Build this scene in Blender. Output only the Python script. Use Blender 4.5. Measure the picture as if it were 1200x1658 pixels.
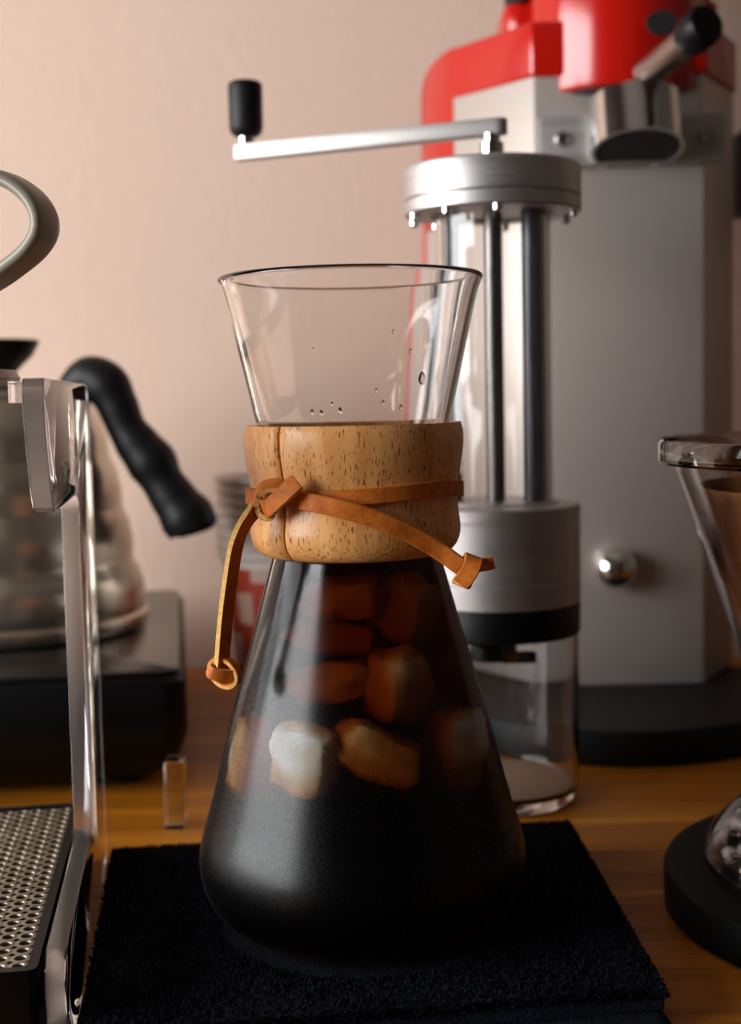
import bpy, bmesh, math, random
from math import sin, cos, pi, radians, sqrt
from mathutils import Vector, Matrix, noise
random.seed(7)
sc = bpy.context.scene
for o in list(bpy.data.objects): bpy.data.objects.remove(o)
COL = sc.collection

# ------------------------------------------------------------------ camera
cd = bpy.data.cameras.new('camera'); cam = bpy.data.objects.new('camera', cd); COL.objects.link(cam)
cd.sensor_fit = 'VERTICAL'; cd.sensor_height = 36.0; cd.lens = 36.0 * 2200.0 / 1658.0
cam.location = (0, 0, 0.195)
cam.rotation_euler = (Matrix.Rotation(radians(90 - 4.9), 3, 'X') @ Matrix.Rotation(radians(-1.2), 3, 'Z')).to_euler()
cd.dof.use_dof = True; cd.dof.focus_distance = 0.425; cd.dof.aperture_fstop = 10.0; cd.dof.aperture_blades = 0
cd.clip_start = 0.01
sc.camera = cam

# ------------------------------------------------------------------ world, window light, exposure
w = bpy.data.worlds.new('world'); sc.world = w; w.use_nodes = True
w.node_tree.nodes['Background'].inputs[0].default_value = (0.75, 0.85, 1.0, 1)
w.node_tree.nodes['Background'].inputs[1].default_value = 0.6
WX, WY0, WY1, WZ0, WZ1 = -1.20, -0.80, 0.82, 0.04, 0.88       # window opening in the thick left wall
WT = 0.15
ld = bpy.data.lights.new('window_daylight', 'AREA'); ld.shape = 'RECTANGLE'
ld.size = WY1 - WY0 - 0.12; ld.size_y = WZ1 - WZ0 - 0.12; ld.energy = 45; ld.color = (0.97, 0.98, 0.99)
lo = bpy.data.objects.new('window_daylight', ld); COL.objects.link(lo)
lo.location = (WX - WT + 0.02, (WY0 + WY1) / 2, (WZ0 + WZ1) / 2)
lo.rotation_euler = Vector((-1, 0, 0)).to_track_quat('Z', 'Y').to_euler()
sc.view_settings.view_transform = 'Standard'; sc.view_settings.look = 'None'
sc.view_settings.gamma = 1.0; sc.view_settings.use_curve_mapping = False
sc.view_settings.exposure = 0.0
try:
    sc.cycles.max_bounces = 16; sc.cycles.transmission_bounces = 14; sc.cycles.glossy_bounces = 6
    sc.cycles.transparent_max_bounces = 12; sc.cycles.caustics_refractive = True; sc.cycles.caustics_reflective = True
    sc.cycles.blur_glossy = 1.0; sc.cycles.sample_clamp_indirect = 6.0
except Exception: pass

# ------------------------------------------------------------------ material helpers
def mat(name, col=(0.8, 0.8, 0.8), rough=0.5, metal=0.0, **kw):
    m = bpy.data.materials.new(name); m.use_nodes = True
    b = m.node_tree.nodes['Principled BSDF']
    b.inputs['Base Color'].default_value = (*col, 1); b.inputs['Roughness'].default_value = rough
    b.inputs['Metallic'].default_value = metal
    for k, v in kw.items():
        b.inputs[k.replace('_', ' ')].default_value = v
    return m
def NT(m): return m.node_tree, m.node_tree.nodes, m.node_tree.links, m.node_tree.nodes['Principled BSDF']
def coords(m, scale=(1, 1, 1), rot=(0, 0, 0)):
    nt, n, l, b = NT(m)
    tc = n.new('ShaderNodeTexCoord'); mp = n.new('ShaderNodeMapping')
    mp.inputs['Scale'].default_value = scale; mp.inputs['Rotation'].default_value = rot
    l.new(tc.outputs['Object'], mp.inputs['Vector']); return mp.outputs['Vector']
def noise_tex(m, vec, scale=5, detail=4, rough=0.5, dist=0.0):
    nt, n, l, b = NT(m); t = n.new('ShaderNodeTexNoise')
    t.inputs['Scale'].default_value = scale; t.inputs['Detail'].default_value = detail
    t.inputs['Roughness'].default_value = rough; t.inputs['Distortion'].default_value = dist
    l.new(vec, t.inputs['Vector']); return t.outputs['Fac']
def ramp(m, fac, stops):
    nt, n, l, b = NT(m); r = n.new('ShaderNodeValToRGB'); e = r.color_ramp.elements
    while len(e) < len(stops): e.new(0.5)
    for i, (p, c) in enumerate(stops):
        e[i].position = p; e[i].color = (*c, 1) if len(c) == 3 else c
    l.new(fac, r.inputs['Fac']); return r.outputs['Color']
def mixc(m, fac, a, b_, mode='MIX'):
    nt, n, l, b = NT(m); x = n.new('ShaderNodeMix'); x.data_type = 'RGBA'; x.blend_type = mode
    if isinstance(fac, (int, float)): x.inputs[0].default_value = fac
    else: l.new(fac, x.inputs[0])
    for i, v in ((6, a), (7, b_)):
        if isinstance(v, tuple): x.inputs[i].default_value = (*v, 1)
        else: l.new(v, x.inputs[i])
    return x.outputs[2]
def setin(m, name, out): NT(m)[2].new(out, NT(m)[3].inputs[name])
def bump(m, fac, strength=0.3, dist=0.001):
    nt, n, l, b = NT(m); x = n.new('ShaderNodeBump')
    x.inputs['Strength'].default_value = strength; x.inputs['Distance'].default_value = dist
    l.new(fac, x.inputs['Height']); l.new(x.outputs['Normal'], b.inputs['Normal'])

M = {}
# painted plaster wall
m = M['wall'] = mat('wall_paint', (0.66, 0.50, 0.415), 0.85)
v = coords(m); f1 = noise_tex(m, v, 3, 4); setin(m, 'Base Color', ramp(m, f1, [(0.3, (0.71, 0.53, 0.42)), (0.7, (0.75, 0.56, 0.45))]))
bump(m, noise_tex(m, v, 160, 4, 0.6), 0.35, 0.0012)
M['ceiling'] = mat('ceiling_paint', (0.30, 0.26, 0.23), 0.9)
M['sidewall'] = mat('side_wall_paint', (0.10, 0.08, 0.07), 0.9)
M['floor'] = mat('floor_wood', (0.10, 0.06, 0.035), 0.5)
v = coords(M['floor'], (2, 20, 2)); setin(M['floor'], 'Base Color', ramp(M['floor'], noise_tex(M['floor'], v, 3, 5), [(0.3, (0.07, 0.04, 0.02)), (0.7, (0.13, 0.08, 0.045))]))
M['trim'] = mat('trim_paint', (0.7, 0.68, 0.64), 0.4)
# oak table top, grain along X
m = M['table'] = mat('table_oak', (0.3, 0.13, 0.03), 0.45, 0, Specular_IOR_Level=0.25)
v = coords(m, (1.6, 26, 26)); fa = noise_tex(m, v, 2.2, 6, 0.62, 0.6)
v2 = coords(m, (3.0, 210, 60)); fb = noise_tex(m, v2, 3.0, 4, 0.6)
v3 = coords(m, (0.7, 7, 7)); fc = noise_tex(m, v3, 2.0, 2, 0.5)
c = ramp(m, fa, [(0.30, (0.21, 0.060, 0.002)), (0.52, (0.46, 0.155, 0.006)), (0.72, (0.68, 0.260, 0.016))])
c = mixc(m, 0.55, c, ramp(m, fb, [(0.35, (0.35, 0.28, 0.22)), (0.62, (1, 1, 1))]), 'MULTIPLY')
c = mixc(m, 0.5, c, ramp(m, fc, [(0.35, (0.6, 0.55, 0.5)), (0.65, (1, 1, 1))]), 'MULTIPLY')
setin(m, 'Base Color', c); bump(m, fb, 0.25, 0.0004)
# collar wood with short vertical pores
def collar_wood():
    m = mat('collar_wood', (0.6, 0.33, 0.13), 0.36)
    vs = coords(m, (1, 1, 0.20)); pores = noise_tex(m, vs, 1700, 2, 0.5)
    vg = coords(m, (1, 1, 0.10)); g = noise_tex(m, vg, 110, 5, 0.6, 0.4)
    vl = coords(m, (1, 1, 0.5)); lg = noise_tex(m, vl, 34, 3, 0.5, 0.5)
    c = ramp(m, g, [(0.30, (0.72, 0.310, 0.085)), (0.55, (0.92, 0.475, 0.165)), (0.75, (0.95, 0.56, 0.230))])
    c = mixc(m, 0.6, c, ramp(m, lg, [(0.35, (0.74, 0.62, 0.50)), (0.62, (1.05, 1.0, 0.95))]), 'MULTIPLY')
    p = ramp(m, pores, [(0.58, (0, 0, 0)), (0.68, (1, 1, 1))])
    c = mixc(m, p, c, (0.20, 0.075, 0.022)); setin(m, 'Base Color', c)
    bump(m, pores, -0.12, 0.0004)
    return m
M['collar'] = collar_wood()
m = M['leather'] = mat('leather_tan', (0.52, 0.165, 0.03), 0.6, 0, Specular_IOR_Level=0.3)
v = coords(m); fa = noise_tex(m, v, 260, 5, 0.65); fb = noise_tex(m, v, 1500, 2)
setin(m, 'Base Color', ramp(m, fa, [(0.3, (0.42, 0.092, 0.008)), (0.6, (0.64, 0.170, 0.016)), (0.8, (0.74, 0.25, 0.035))])); bump(m, fb, 0.35, 0.0003)
m = M['leather_edge'] = mat('leather_cut_edge', (0.66, 0.37, 0.10), 0.8)
v = coords(m); fa = noise_tex(m, v, 900, 3, 0.6); setin(m, 'Base Color', ramp(m, fa, [(0.3, (0.50, 0.25, 0.05)), (0.7, (0.76, 0.46, 0.14))]))
# glass kinds
def glass(name, col=(1, 1, 1), ior=1.47, rough=0.0):
    m = mat(name, col, rough); b = NT(m)[3]
    b.inputs['Transmission Weight'].default_value = 1.0; b.inputs['IOR'].default_value = ior
    return m
M['glass'] = glass('clear_glass', (0.985, 0.985, 0.98))
# carafe glass: clean above the collar, a film of condensation on the cold part below it
m = M['carafe_glass'] = glass('carafe_glass', (0.985, 0.98, 0.975))
nt, n, l, b = NT(m)
tc = n.new('ShaderNodeTexCoord'); sx = n.new('ShaderNodeSeparateXYZ'); l.new(tc.outputs['Object'], sx.inputs[0])
fz = ramp(m, sx.outputs['Z'], [(0.02, (0.34, 0.34, 0.34)), (0.07, (0.30, 0.30, 0.30)), (0.115, (0.20, 0.20, 0.20)), (0.15, (0, 0, 0))])
# the condensed water film on the cold part bends light like water
mi_ = n.new('ShaderNodeMapRange'); mi_.inputs[1].default_value = 0.115; mi_.inputs[2].default_value = 0.15; mi_.inputs[3].default_value = 1.333; mi_.inputs[4].default_value = 1.47
l.new(sx.outputs['Z'], mi_.inputs[0]); l.new(mi_.outputs[0], b.inputs['IOR'])
vv = coords(m); fog = ramp(m, noise_tex(m, vv, 1700, 3, 0.6), [(0.35, (0.75, 0.75, 0.75)), (0.7, (1.08, 1.08, 1.08))])
setin(m, 'Roughness', mixc(m, 1.0, fz, fog, 'MULTIPLY'))
M['acrylic'] = glass('clear_acrylic', (0.99, 0.985, 0.99), 1.49)
M['acrylic_edge'] = glass('sawn_acrylic_edge', (0.99, 0.985, 0.99), 1.49, 0.38)
M['acrylic_tube'] = glass('acrylic_tube', (0.97, 0.965, 0.96), 1.45)
M['jar_glass'] = glass('jar_glass', (0.96, 0.96, 0.96), 1.45)
M['dripper_plastic'] = glass('tinted_clear_plastic', (0.93, 0.87, 0.86), 1.5)
M['water'] = glass('water', (1, 1, 1), 1.33)
# coffee: clear surface with strong brown-red absorption
m = M['coffee'] = bpy.data.materials.new('cold_coffee'); m.use_nodes = True
n, l = m.node_tree.nodes, m.node_tree.links; n.remove(n['Principled BSDF'])
tr = n.new('ShaderNodeBsdfTransparent'); va = n.new('ShaderNodeVolumeAbsorption')
va.inputs['Color'].default_value = (0.79, 0.49, 0.014, 1); va.inputs['Density'].default_value = 290
l.new(tr.outputs[0], n['Material Output'].inputs['Surface']); l.new(va.outputs['Volume'], n['Material Output'].inputs['Volume'])
M['wet_wall'] = glass('glass_meeting_coffee', (1, 1, 1), 1.003)
m = M['ice'] = mat('cloudy_ice', (0.92, 0.90, 0.86), 0.35, 0, Transmission_Weight=0.25, IOR=1.31)
bump(m, noise_tex(m, coords(m), 350, 4, 0.7), 0.6, 0.001)
# metals
m = M['brushed'] = mat('brushed_aluminium', (0.50, 0.475, 0.465), 0.45, 1.0)
v = coords(m, (3, 3, 320)); setin(m, 'Roughness', ramp(m, noise_tex(m, v, 4, 3), [(0.3, (0.42,) * 3), (0.7, (0.56,) * 3)]))
m = M['satin'] = mat('satin_silver_paint', (0.53, 0.465, 0.42), 0.45, 0.5)
bump(m, noise_tex(m, coords(m), 700, 2), 0.08, 0.0003)
M['shaft_steel'] = mat('shaft_steel', (0.22, 0.21, 0.20), 0.32, 1.0)
M['lever_metal'] = mat('reflection_tinted_steel', (0.30, 0.24, 0.22), 0.25, 1.0)  # steel darkened and reddened, the red hub's reflection put into its colour
M['satin_arm'] = mat('bead_blasted_aluminium', (0.48, 0.45, 0.43), 0.5, 1.0)
M['steel'] = mat('polished_steel', (0.66, 0.64, 0.62), 0.14, 1.0)
M['chrome'] = mat('chrome', (0.78, 0.76, 0.74), 0.06, 1.0)
M['dark_steel'] = mat('dark_steel_rod', (0.030, 0.030, 0.034), 0.3, 0.8)
M['copper_stain'] = mat('worn_steel', (0.55, 0.42, 0.30), 0.2, 1.0)
M['kettle_steel'] = mat('kettle_steel', (0.74, 0.67, 0.56), 0.27, 1.0)
m = M['tray_metal'] = mat('perforated_steel', (0.46, 0.40, 0.32), 0.45, 0.9)
setin(m, 'Base Color', ramp(m, noise_tex(m, coords(m), 90, 5, 0.7), [(0.35, (0.20, 0.165, 0.12)), (0.65, (0.33, 0.285, 0.225))]))
# reds, blacks, others
M['red'] = mat('red_enamel', (0.47, 0.007, 0.003), 0.2, 0.0, Coat_Weight=0.2)
M['black_plastic'] = mat('black_plastic', (0.003, 0.003, 0.0034), 0.4, 0, Specular_IOR_Level=0.2)
m = M['soft_black'] = mat('soft_black_rubber', (0.005, 0.005, 0.0055), 0.5, 0, Specular_IOR_Level=0.25); bump(m, noise_tex(m, coords(m), 1200, 2), 0.15, 0.0002)
M['black_gloss'] = mat('black_glass_top', (0.008, 0.008, 0.008), 0.22)
M['machine_base'] = mat('charcoal_base', (0.006, 0.006, 0.006), 0.5, 0, Specular_IOR_Level=0.2)
m = M['coaster'] = mat('black_coaster', (0.002, 0.002, 0.0019), 0.5, 0, Specular_IOR_Level=0.08); bump(m, noise_tex(m, coords(m), 900, 2), 0.1, 0.0002)
M['hole'] = mat('painted_shade', (0.004, 0.003, 0.003), 0.7)  # near-black colour that paints the shade inside openings and under the hub
m = M['ceramic'] = mat('grey_glazed_ceramic', (0.42, 0.375, 0.29), 0.4, 0, Coat_Weight=0.1)
m = M['towel'] = mat('navy_terry', (0.006, 0.0065, 0.010), 0.95, 0, Specular_IOR_Level=0.1)
setin(m, 'Base Color', ramp(m, noise_tex(m, coords(m), 260, 5, 0.7), [(0.3, (0.003, 0.0034, 0.0058)), (0.7, (0.012, 0.0135, 0.024))]))
bump(m, noise_tex(m, coords(m), 900, 3, 0.7), 0.9, 0.002)
M['paper_cup'] = mat('white_paper', (0.86, 0.78, 0.72), 0.6)
m = M['cup_print'] = mat('printed_paper', (0.6, 0.1, 0.03), 0.55)
nt, n, l, b = NT(m)
tc = n.new('ShaderNodeTexCoord'); br = n.new('ShaderNodeTexBrick'); mp = n.new('ShaderNodeMapping')
mp.inputs['Scale'].default_value = (1, 1, 1); l.new(tc.outputs['UV'], mp.inputs['Vector']); l.new(mp.outputs['Vector'], br.inputs['Vector'])
br.inputs['Color1'].default_value = (0.70, 0.60, 0.52, 1); br.inputs['Color2'].default_value = (0.62, 0.14, 0.03, 1)
br.inputs['Mortar'].default_value = (0.50, 0.055, 0.02, 1); br.inputs['Scale'].default_value = 1.0
br.inputs['Brick Width'].default_value = 0.13; br.inputs['Row Height'].default_value = 0.27
br.inputs['Mortar Size'].default_value = 0.035; br.inputs['Bias'].default_value = -0.1
l.new(br.outputs['Color'], b.inputs['Base Color'])
m = M['filter'] = mat('wet_filter_paper', (0.5, 0.3, 0.12), 0.8, 0)
nt, n, l, b = NT(m); tc = n.new('ShaderNodeTexCoord'); sx = n.new('ShaderNodeSeparateXYZ'); l.new(tc.outputs['Object'], sx.inputs[0])
mr = n.new('ShaderNodeMapRange'); mr.inputs[1].default_value = 0.08; mr.inputs[2].default_value = 0.165; l.new(sx.outputs['Z'], mr.inputs[0])
ad = n.new('ShaderNodeMath'); ad.operation = 'MULTIPLY_ADD'; l.new(noise_tex(m, coords(m), 120, 4), ad.inputs[0]); ad.inputs[1].default_value = 0.14; l.new(mr.outputs[0], ad.inputs[2])
setin(m, 'Base Color', ramp(m, ad.outputs[0], [(0.15, (0.05, 0.018, 0.006)), (0.76, (0.13, 0.045, 0.012)), (0.84, (0.36, 0.19, 0.055)), (0.94, (0.75, 0.52, 0.24))]))
M['grounds'] = mat('light_coffee_grounds', (0.42, 0.27, 0.19), 0.9)
bump(M['grounds'], noise_tex(M['grounds'], coords(M['grounds']), 900, 3), 1.0, 0.001)

# ------------------------------------------------------------------ geometry helpers
class MB:
    def __init__(s): s.v = []; s.f = []; s.mi = []; s.uv = None
    def add(s, vs, fs, mi=0):
        o = len(s.v); s.v += [tuple(x) for x in vs]; s.f += [tuple(i + o for i in q) for q in fs]; s.mi += [mi] * len(fs); return s
    def lathe(s, prof, c=(0, 0, 0), seg=64, a0=0.0, a1=2 * pi, closed=False, mi=0, rmod=None):
        full = abs(a1 - a0 - 2 * pi) < 1e-6; na = seg if full else seg + 1; vs = []; n = len(prof)
        for i in range(na):
            a = a0 + (a1 - a0) * i / seg
            for r, z in prof:
                rr = rmod(r, z, a) if rmod else r
                vs.append((c[0] + rr * cos(a), c[1] + rr * sin(a), c[2] + z))
        fs = []
        for i in range(seg):
            j = (i + 1) % na
            for k in range(n if closed else n - 1):
                k2 = (k + 1) % n; fs.append((i * n + k, j * n + k, j * n + k2, i * n + k2))
        if not full and closed:
            fs.append(tuple(range(n))); fs.append(tuple((na - 1) * n + k for k in range(n - 1, -1, -1)))
        return s.add(vs, fs, mi)
    def box(s, a, b, mi=0):
        (x0, y0, z0), (x1, y1, z1) = a, b
        return s.add([(x0, y0, z0), (x1, y0, z0), (x1, y1, z0), (x0, y1, z0), (x0, y0, z1), (x1, y0, z1), (x1, y1, z1), (x0, y1, z1)],
                     [(0, 3, 2, 1), (4, 5, 6, 7), (0, 1, 5, 4), (1, 2, 6, 5), (2, 3, 7, 6), (3, 0, 4, 7)], mi)
    def prism(s, poly, z0, z1, fn=None, mi=0, side=None):
        n = len(poly); fn = fn or (lambda x, y, z: (x, y, z))
        vs = [fn(x, y, z0) for x, y in poly] + [fn(x, y, z1) for x, y in poly]
        fs = [tuple(range(n - 1, -1, -1)), tuple(range(n, 2 * n))] + [(i, (i + 1) % n, n + (i + 1) % n, n + i) for i in range(n)]
        s.add(vs, fs, mi)
        if side is not None: s.mi[-n:] = [side] * n
        return s
    def tube(s, pts, r, seg=16, cap=True, mi=0):
        pts = [Vector(p) for p in pts]; n = len(pts); vs = []; up = None
        rs = r if isinstance(r, (list, tuple)) else [r] * n
        for i, p in enumerate(pts):
            t = (pts[min(i + 1, n - 1)] - pts[max(i - 1, 0)]).normalized()
            if up is None: up = t.orthogonal().normalized()
            up = (up - t * up.dot(t)).normalized(); bb = t.cross(up)
            rr = rs[i]; ra, rb = rr if isinstance(rr, tuple) else (rr, rr)
            for k in range(seg):
                a = 2 * pi * k / seg; vs.append(p + up * cos(a) * ra + bb * sin(a) * rb)
        fs = [(i * seg + k, i * seg + (k + 1) % seg, (i + 1) * seg + (k + 1) % seg, (i + 1) * seg + k) for i in range(n - 1) for k in range(seg)]
        if cap: fs += [tuple(range(seg - 1, -1, -1)), tuple((n - 1) * seg + k for k in range(seg))]
        return s.add(vs, fs, mi)
    def strap(s, pts, ups, wd, th, mi=(0, 1), closed=False):
        # flat strip: ups = direction of the strip's width; broad faces get mi[0], cut edges mi[1]
        pts = [Vector(p) for p in pts]; n = len(pts); vs = []
        for i, p in enumerate(pts):
            a = pts[(i - 1) % n] if closed else pts[max(i - 1, 0)]; b = pts[(i + 1) % n] if closed else pts[min(i + 1, n - 1)]
            t = (b - a).normalized(); u_ = Vector(ups[i] if isinstance(ups, list) else ups); u_ = (u_ - t * u_.dot(t)).normalized()
            nn = t.cross(u_); hw = wd / 2; ht = th / 2
            for x, y in ((-hw, -ht), (hw, -ht), (hw, ht), (-hw, ht)): vs.append(p + u_ * x + nn * y)
        o = len(s.v); s.v += [tuple(x) for x in vs]
        for i in range(n if closed else n - 1):
            j = (i + 1) % n
            for k in range(4):
                k2 = (k + 1) % 4; s.f.append((o + i * 4 + k, o + i * 4 + k2, o + j * 4 + k2, o + j * 4 + k)); s.mi.append(mi[0] if k in (0, 2) else mi[1])
        if not closed:
            s.f += [(o + 3, o + 2, o + 1, o), (o + (n - 1) * 4, o + (n - 1) * 4 + 1, o + (n - 1) * 4 + 2, o + (n - 1) * 4 + 3)]; s.mi += [mi[1]] * 2
        return s
    def xf(s, fn): s.v = [tuple(fn(*p)) for p in s.v]; return s
    def build(s, name, mats, parent=None, bevel=0.0, seg=2, angle=35, smooth=True, weld=True):
        off = Vector(parent.get('_o', (0, 0, 0))) if parent is not None else Vector((0, 0, 0))
        me = bpy.data.meshes.new(name); me.from_pydata([tuple(Vector(p) - off) for p in s.v], [], s.f)
        mats = mats if isinstance(mats, (list, tuple)) else [mats]
        for x in mats: me.materials.append(x)
        me.polygons.foreach_set('material_index', s.mi)
        bm = bmesh.new(); bm.from_mesh(me)
        if weld: bmesh.ops.remove_doubles(bm, verts=bm.verts, dist=1e-6)
        bmesh.ops.recalc_face_normals(bm, faces=bm.faces)
        if bevel > 0:
            ed = [e for e in bm.edges if len(e.link_faces) == 2 and e.calc_face_angle(0) > radians(30)]
            bmesh.ops.bevel(bm, geom=ed, offset=bevel, segments=seg, affect='EDGES', profile=0.5, clamp_overlap=True)
        bm.to_mesh(me); bm.free()
        if smooth:
            me.polygons.foreach_set('use_smooth', [True] * len(me.polygons)); me.set_sharp_from_angle(angle=radians(angle))
        o = bpy.data.objects.new(name, me); COL.objects.link(o)
        if parent is not None: o.parent = parent; o['_o'] = tuple(off)
        return o
def thing(name, label, cat, loc, group=None):
    o = bpy.data.objects.new(name, None); COL.objects.link(o); o.location = loc; o.empty_display_size = 0.02
    o['_o'] = tuple(loc); o['label'] = label; o['category'] = cat
    if group: o['group'] = group
    return o
def tag(o, label, cat, group=None):
    o['label'] = label; o['category'] = cat
    if group: o['group'] = group
    return o
def struct(o, label=None):
    o['kind'] = 'structure'
    if label: o['label'] = label
    return o
def catmull(pts, n=8):
    pts = [Vector(p) for p in pts]; out = []
    for i in range(len(pts) - 1):
        p0 = pts[max(i - 1, 0)]; p1 = pts[i]; p2 = pts[i + 1]; p3 = pts[min(i + 2, len(pts) - 1)]
        for k in range(n):
            t = k / n; out.append(0.5 * ((2 * p1) + (-p0 + p2) * t + (2 * p0 - 5 * p1 + 4 * p2 - p3) * t * t + (-p0 + 3 * p1 - 3 * p2 + p3) * t ** 3))
    out.append(pts[-1]); return out
def rrect(x0, x1, y0, y1, r, k=6):
    out = []
    for cx, cy, a in ((x1 - r, y1 - r, 0), (x0 + r, y1 - r, 90), (x0 + r, y0 + r, 180), (x1 - r, y0 + r, 270)):
        for i in range(k + 1):
            t = radians(a + 90 * i / k); out.append((cx + r * cos(t), cy + r * sin(t)))
    return out

# ================================================================== the setting
WALL = 0.985
struct(MB().box((-1.9, WALL, -0.9), (1.8, WALL + 0.1, 1.75)).build('wall_back', M['wall'], smooth=False))
L = MB()      # left wall with the window opening
for a, b in (((WX - WT, -2.3, -0.9), (WX, WY0, 1.75)), ((WX - WT, WY1, -0.9), (WX, WALL, 1.75)), ((WX - WT, WY0, -0.9), (WX, WY1, WZ0)), ((WX - WT, WY0, WZ1), (WX, WY1, 1.75))): L.box(a, b)
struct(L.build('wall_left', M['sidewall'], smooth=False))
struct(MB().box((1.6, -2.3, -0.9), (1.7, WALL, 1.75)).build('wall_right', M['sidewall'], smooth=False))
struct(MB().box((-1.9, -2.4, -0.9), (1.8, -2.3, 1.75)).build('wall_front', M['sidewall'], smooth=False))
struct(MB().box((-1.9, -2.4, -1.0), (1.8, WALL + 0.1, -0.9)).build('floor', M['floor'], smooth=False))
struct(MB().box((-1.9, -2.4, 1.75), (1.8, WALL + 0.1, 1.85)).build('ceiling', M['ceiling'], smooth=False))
W = MB()
for a, b in (((WX - WT, WY0, WZ0), (WX + 0.01, WY0 + 0.05, WZ1)), ((WX - WT, WY1 - 0.05, WZ0), (WX + 0.01, WY1, WZ1)), ((WX - WT, WY0, WZ0), (WX + 0.03, WY1, WZ0 + 0.05)), ((WX - WT, WY0, WZ1 - 0.05), (WX + 0.01, WY1, WZ1))): W.box(a, b)
struct(W.build('window_1', M['trim'], smooth=False))
# the table: oak top on four legs
T = thing('table', 'oak wooden tabletop with orange brown horizontal grain under everything', 'table', (0, 0.5, -0.9))
MB().box((-0.95, 0.24, -0.035), (0.95, 0.978, 0.0)).build('tabletop', M['table'], T, bevel=0.003)
for x in (-0.88, 0.88):
    for y in (0.29, 0.90):
        MB().box((x - 0.03, y - 0.03, -0.9), (x + 0.03, y + 0.03, -0.035)).build('leg', M['table'], T, bevel=0.003)

# ================================================================== glass carafe
CX, CY, CZ = -0.0052, 0.46, 0.0135
C = thing('carafe', 'hourglass glass carafe with wooden collar and leather tie, full of iced coffee', 'carafe', (CX, CY, CZ))
outer = [(0.0, 0.0005), (0.020, 0.0), (0.034, 0.0003), (0.043, 0.0022), (0.0500, 0.0070), (0.0545, 0.0140), (0.0562, 0.0220), (0.0556, 0.0300), (0.0520, 0.0420), (0.0486, 0.0545), (0.0452, 0.0680), (0.0422, 0.0790), (0.0391, 0.0900), (0.0352, 0.1035), (0.0315, 0.1170), (0.0282, 0.1290), (0.0262, 0.1380), (0.0256, 0.1440), (0.0258, 0.1500), (0.0276, 0.1600), (0.0303, 0.1665), (0.0327, 0.1725), (0.0355, 0.1850), (0.0382, 0.1970), (0.0408, 0.2085), (0.0424, 0.2150), (0.0436, 0.2185), (0.0441, 0.2197)]
def smoothprof(p, n=3):
    q = catmull([(r, 0, z) for r, z in p], n); return [(max(x.x, 0.0), x.z) for x in q]
so = smoothprof(outer)
rim = [(0.0444, 0.2203), (0.0442, 0.2210), (0.0436, 0.2214), (0.0428, 0.2211), (0.0423, 0.2204)]
def inset(p, t):
    out = []
    for i, (r, z) in enumerate(p):
        a = p[max(i - 1, 0)]; b = p[min(i + 1, len(p) - 1)]; dx, dz = b[0] - a[0], b[1] - a[1]; d = sqrt(dx * dx + dz * dz) or 1
        out.append((max(r - dz / d * t, 0.0), z + dx / d * t))
    return out
si = inset(so, 0.0019); si = [p for p in si if p[1] < 0.2192]
gb = MB().lathe(so + rim + si[::-1], (CX, CY, CZ), 128); npf = len(so + rim + si) - 1; first_in = len(so + rim)
for k_ in range(len(gb.f)):
    q_ = k_ % npf
    if q_ >= first_in and si[::-1][q_ - first_in][1] < 0.1335: gb.mi[k_] = 1
body = gb.build('glass_body', [M['carafe_glass'], M['wet_wall']], C, angle=60)
# glass pouring spout ridge (a shallow air channel pressed in the wall at the right rear) and droplets left after brewing
def glass_r(z):
    for (r0, z0), (r1, z1) in zip(so, so[1:]):
        if z0 <= z <= z1 and z1 > z0: return r0 + (r1 - r0) * (z - z0) / (z1 - z0)
    return 0.03
drops = [(-0.90, 0.1865, .0016), (-1.28, 0.1790, .0007), (-1.75, 0.1790, .0006), (-1.95, 0.1765, .0008), (-1.86, 0.1762, .0008), (-1.68, 0.1768, .0009), (-1.10, 0.1775, .0007), (-1.35, 0.1830, .0006), (-1.22, 0.2010, .0006), (-1.05, 0.1950, .0007), (-1.88, 0.1960, .0005)]
for a, z, r in drops:
    R_ = glass_r(z) + 0.0001; p = Vector((CX + R_ * cos(a), CY + R_ * sin(a), CZ + z)); nrm = Vector((cos(a), sin(a), 0)); tn = Vector((-sin(a), cos(a), 0))
    d = MB().lathe([(0, -1.25), (0.55, -1.0), (0.85, -0.5), (0.9, 0), (0.7, 0.7), (0.35, 1.2), (0, 1.5)], (0, 0, 0), 10)
    d.xf(lambda x, y, z_: p + tn * x * r + nrm * y * r * 0.55 + Vector((0, 0, z_ * r))).build('water_drop', M['water'], C)

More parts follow.
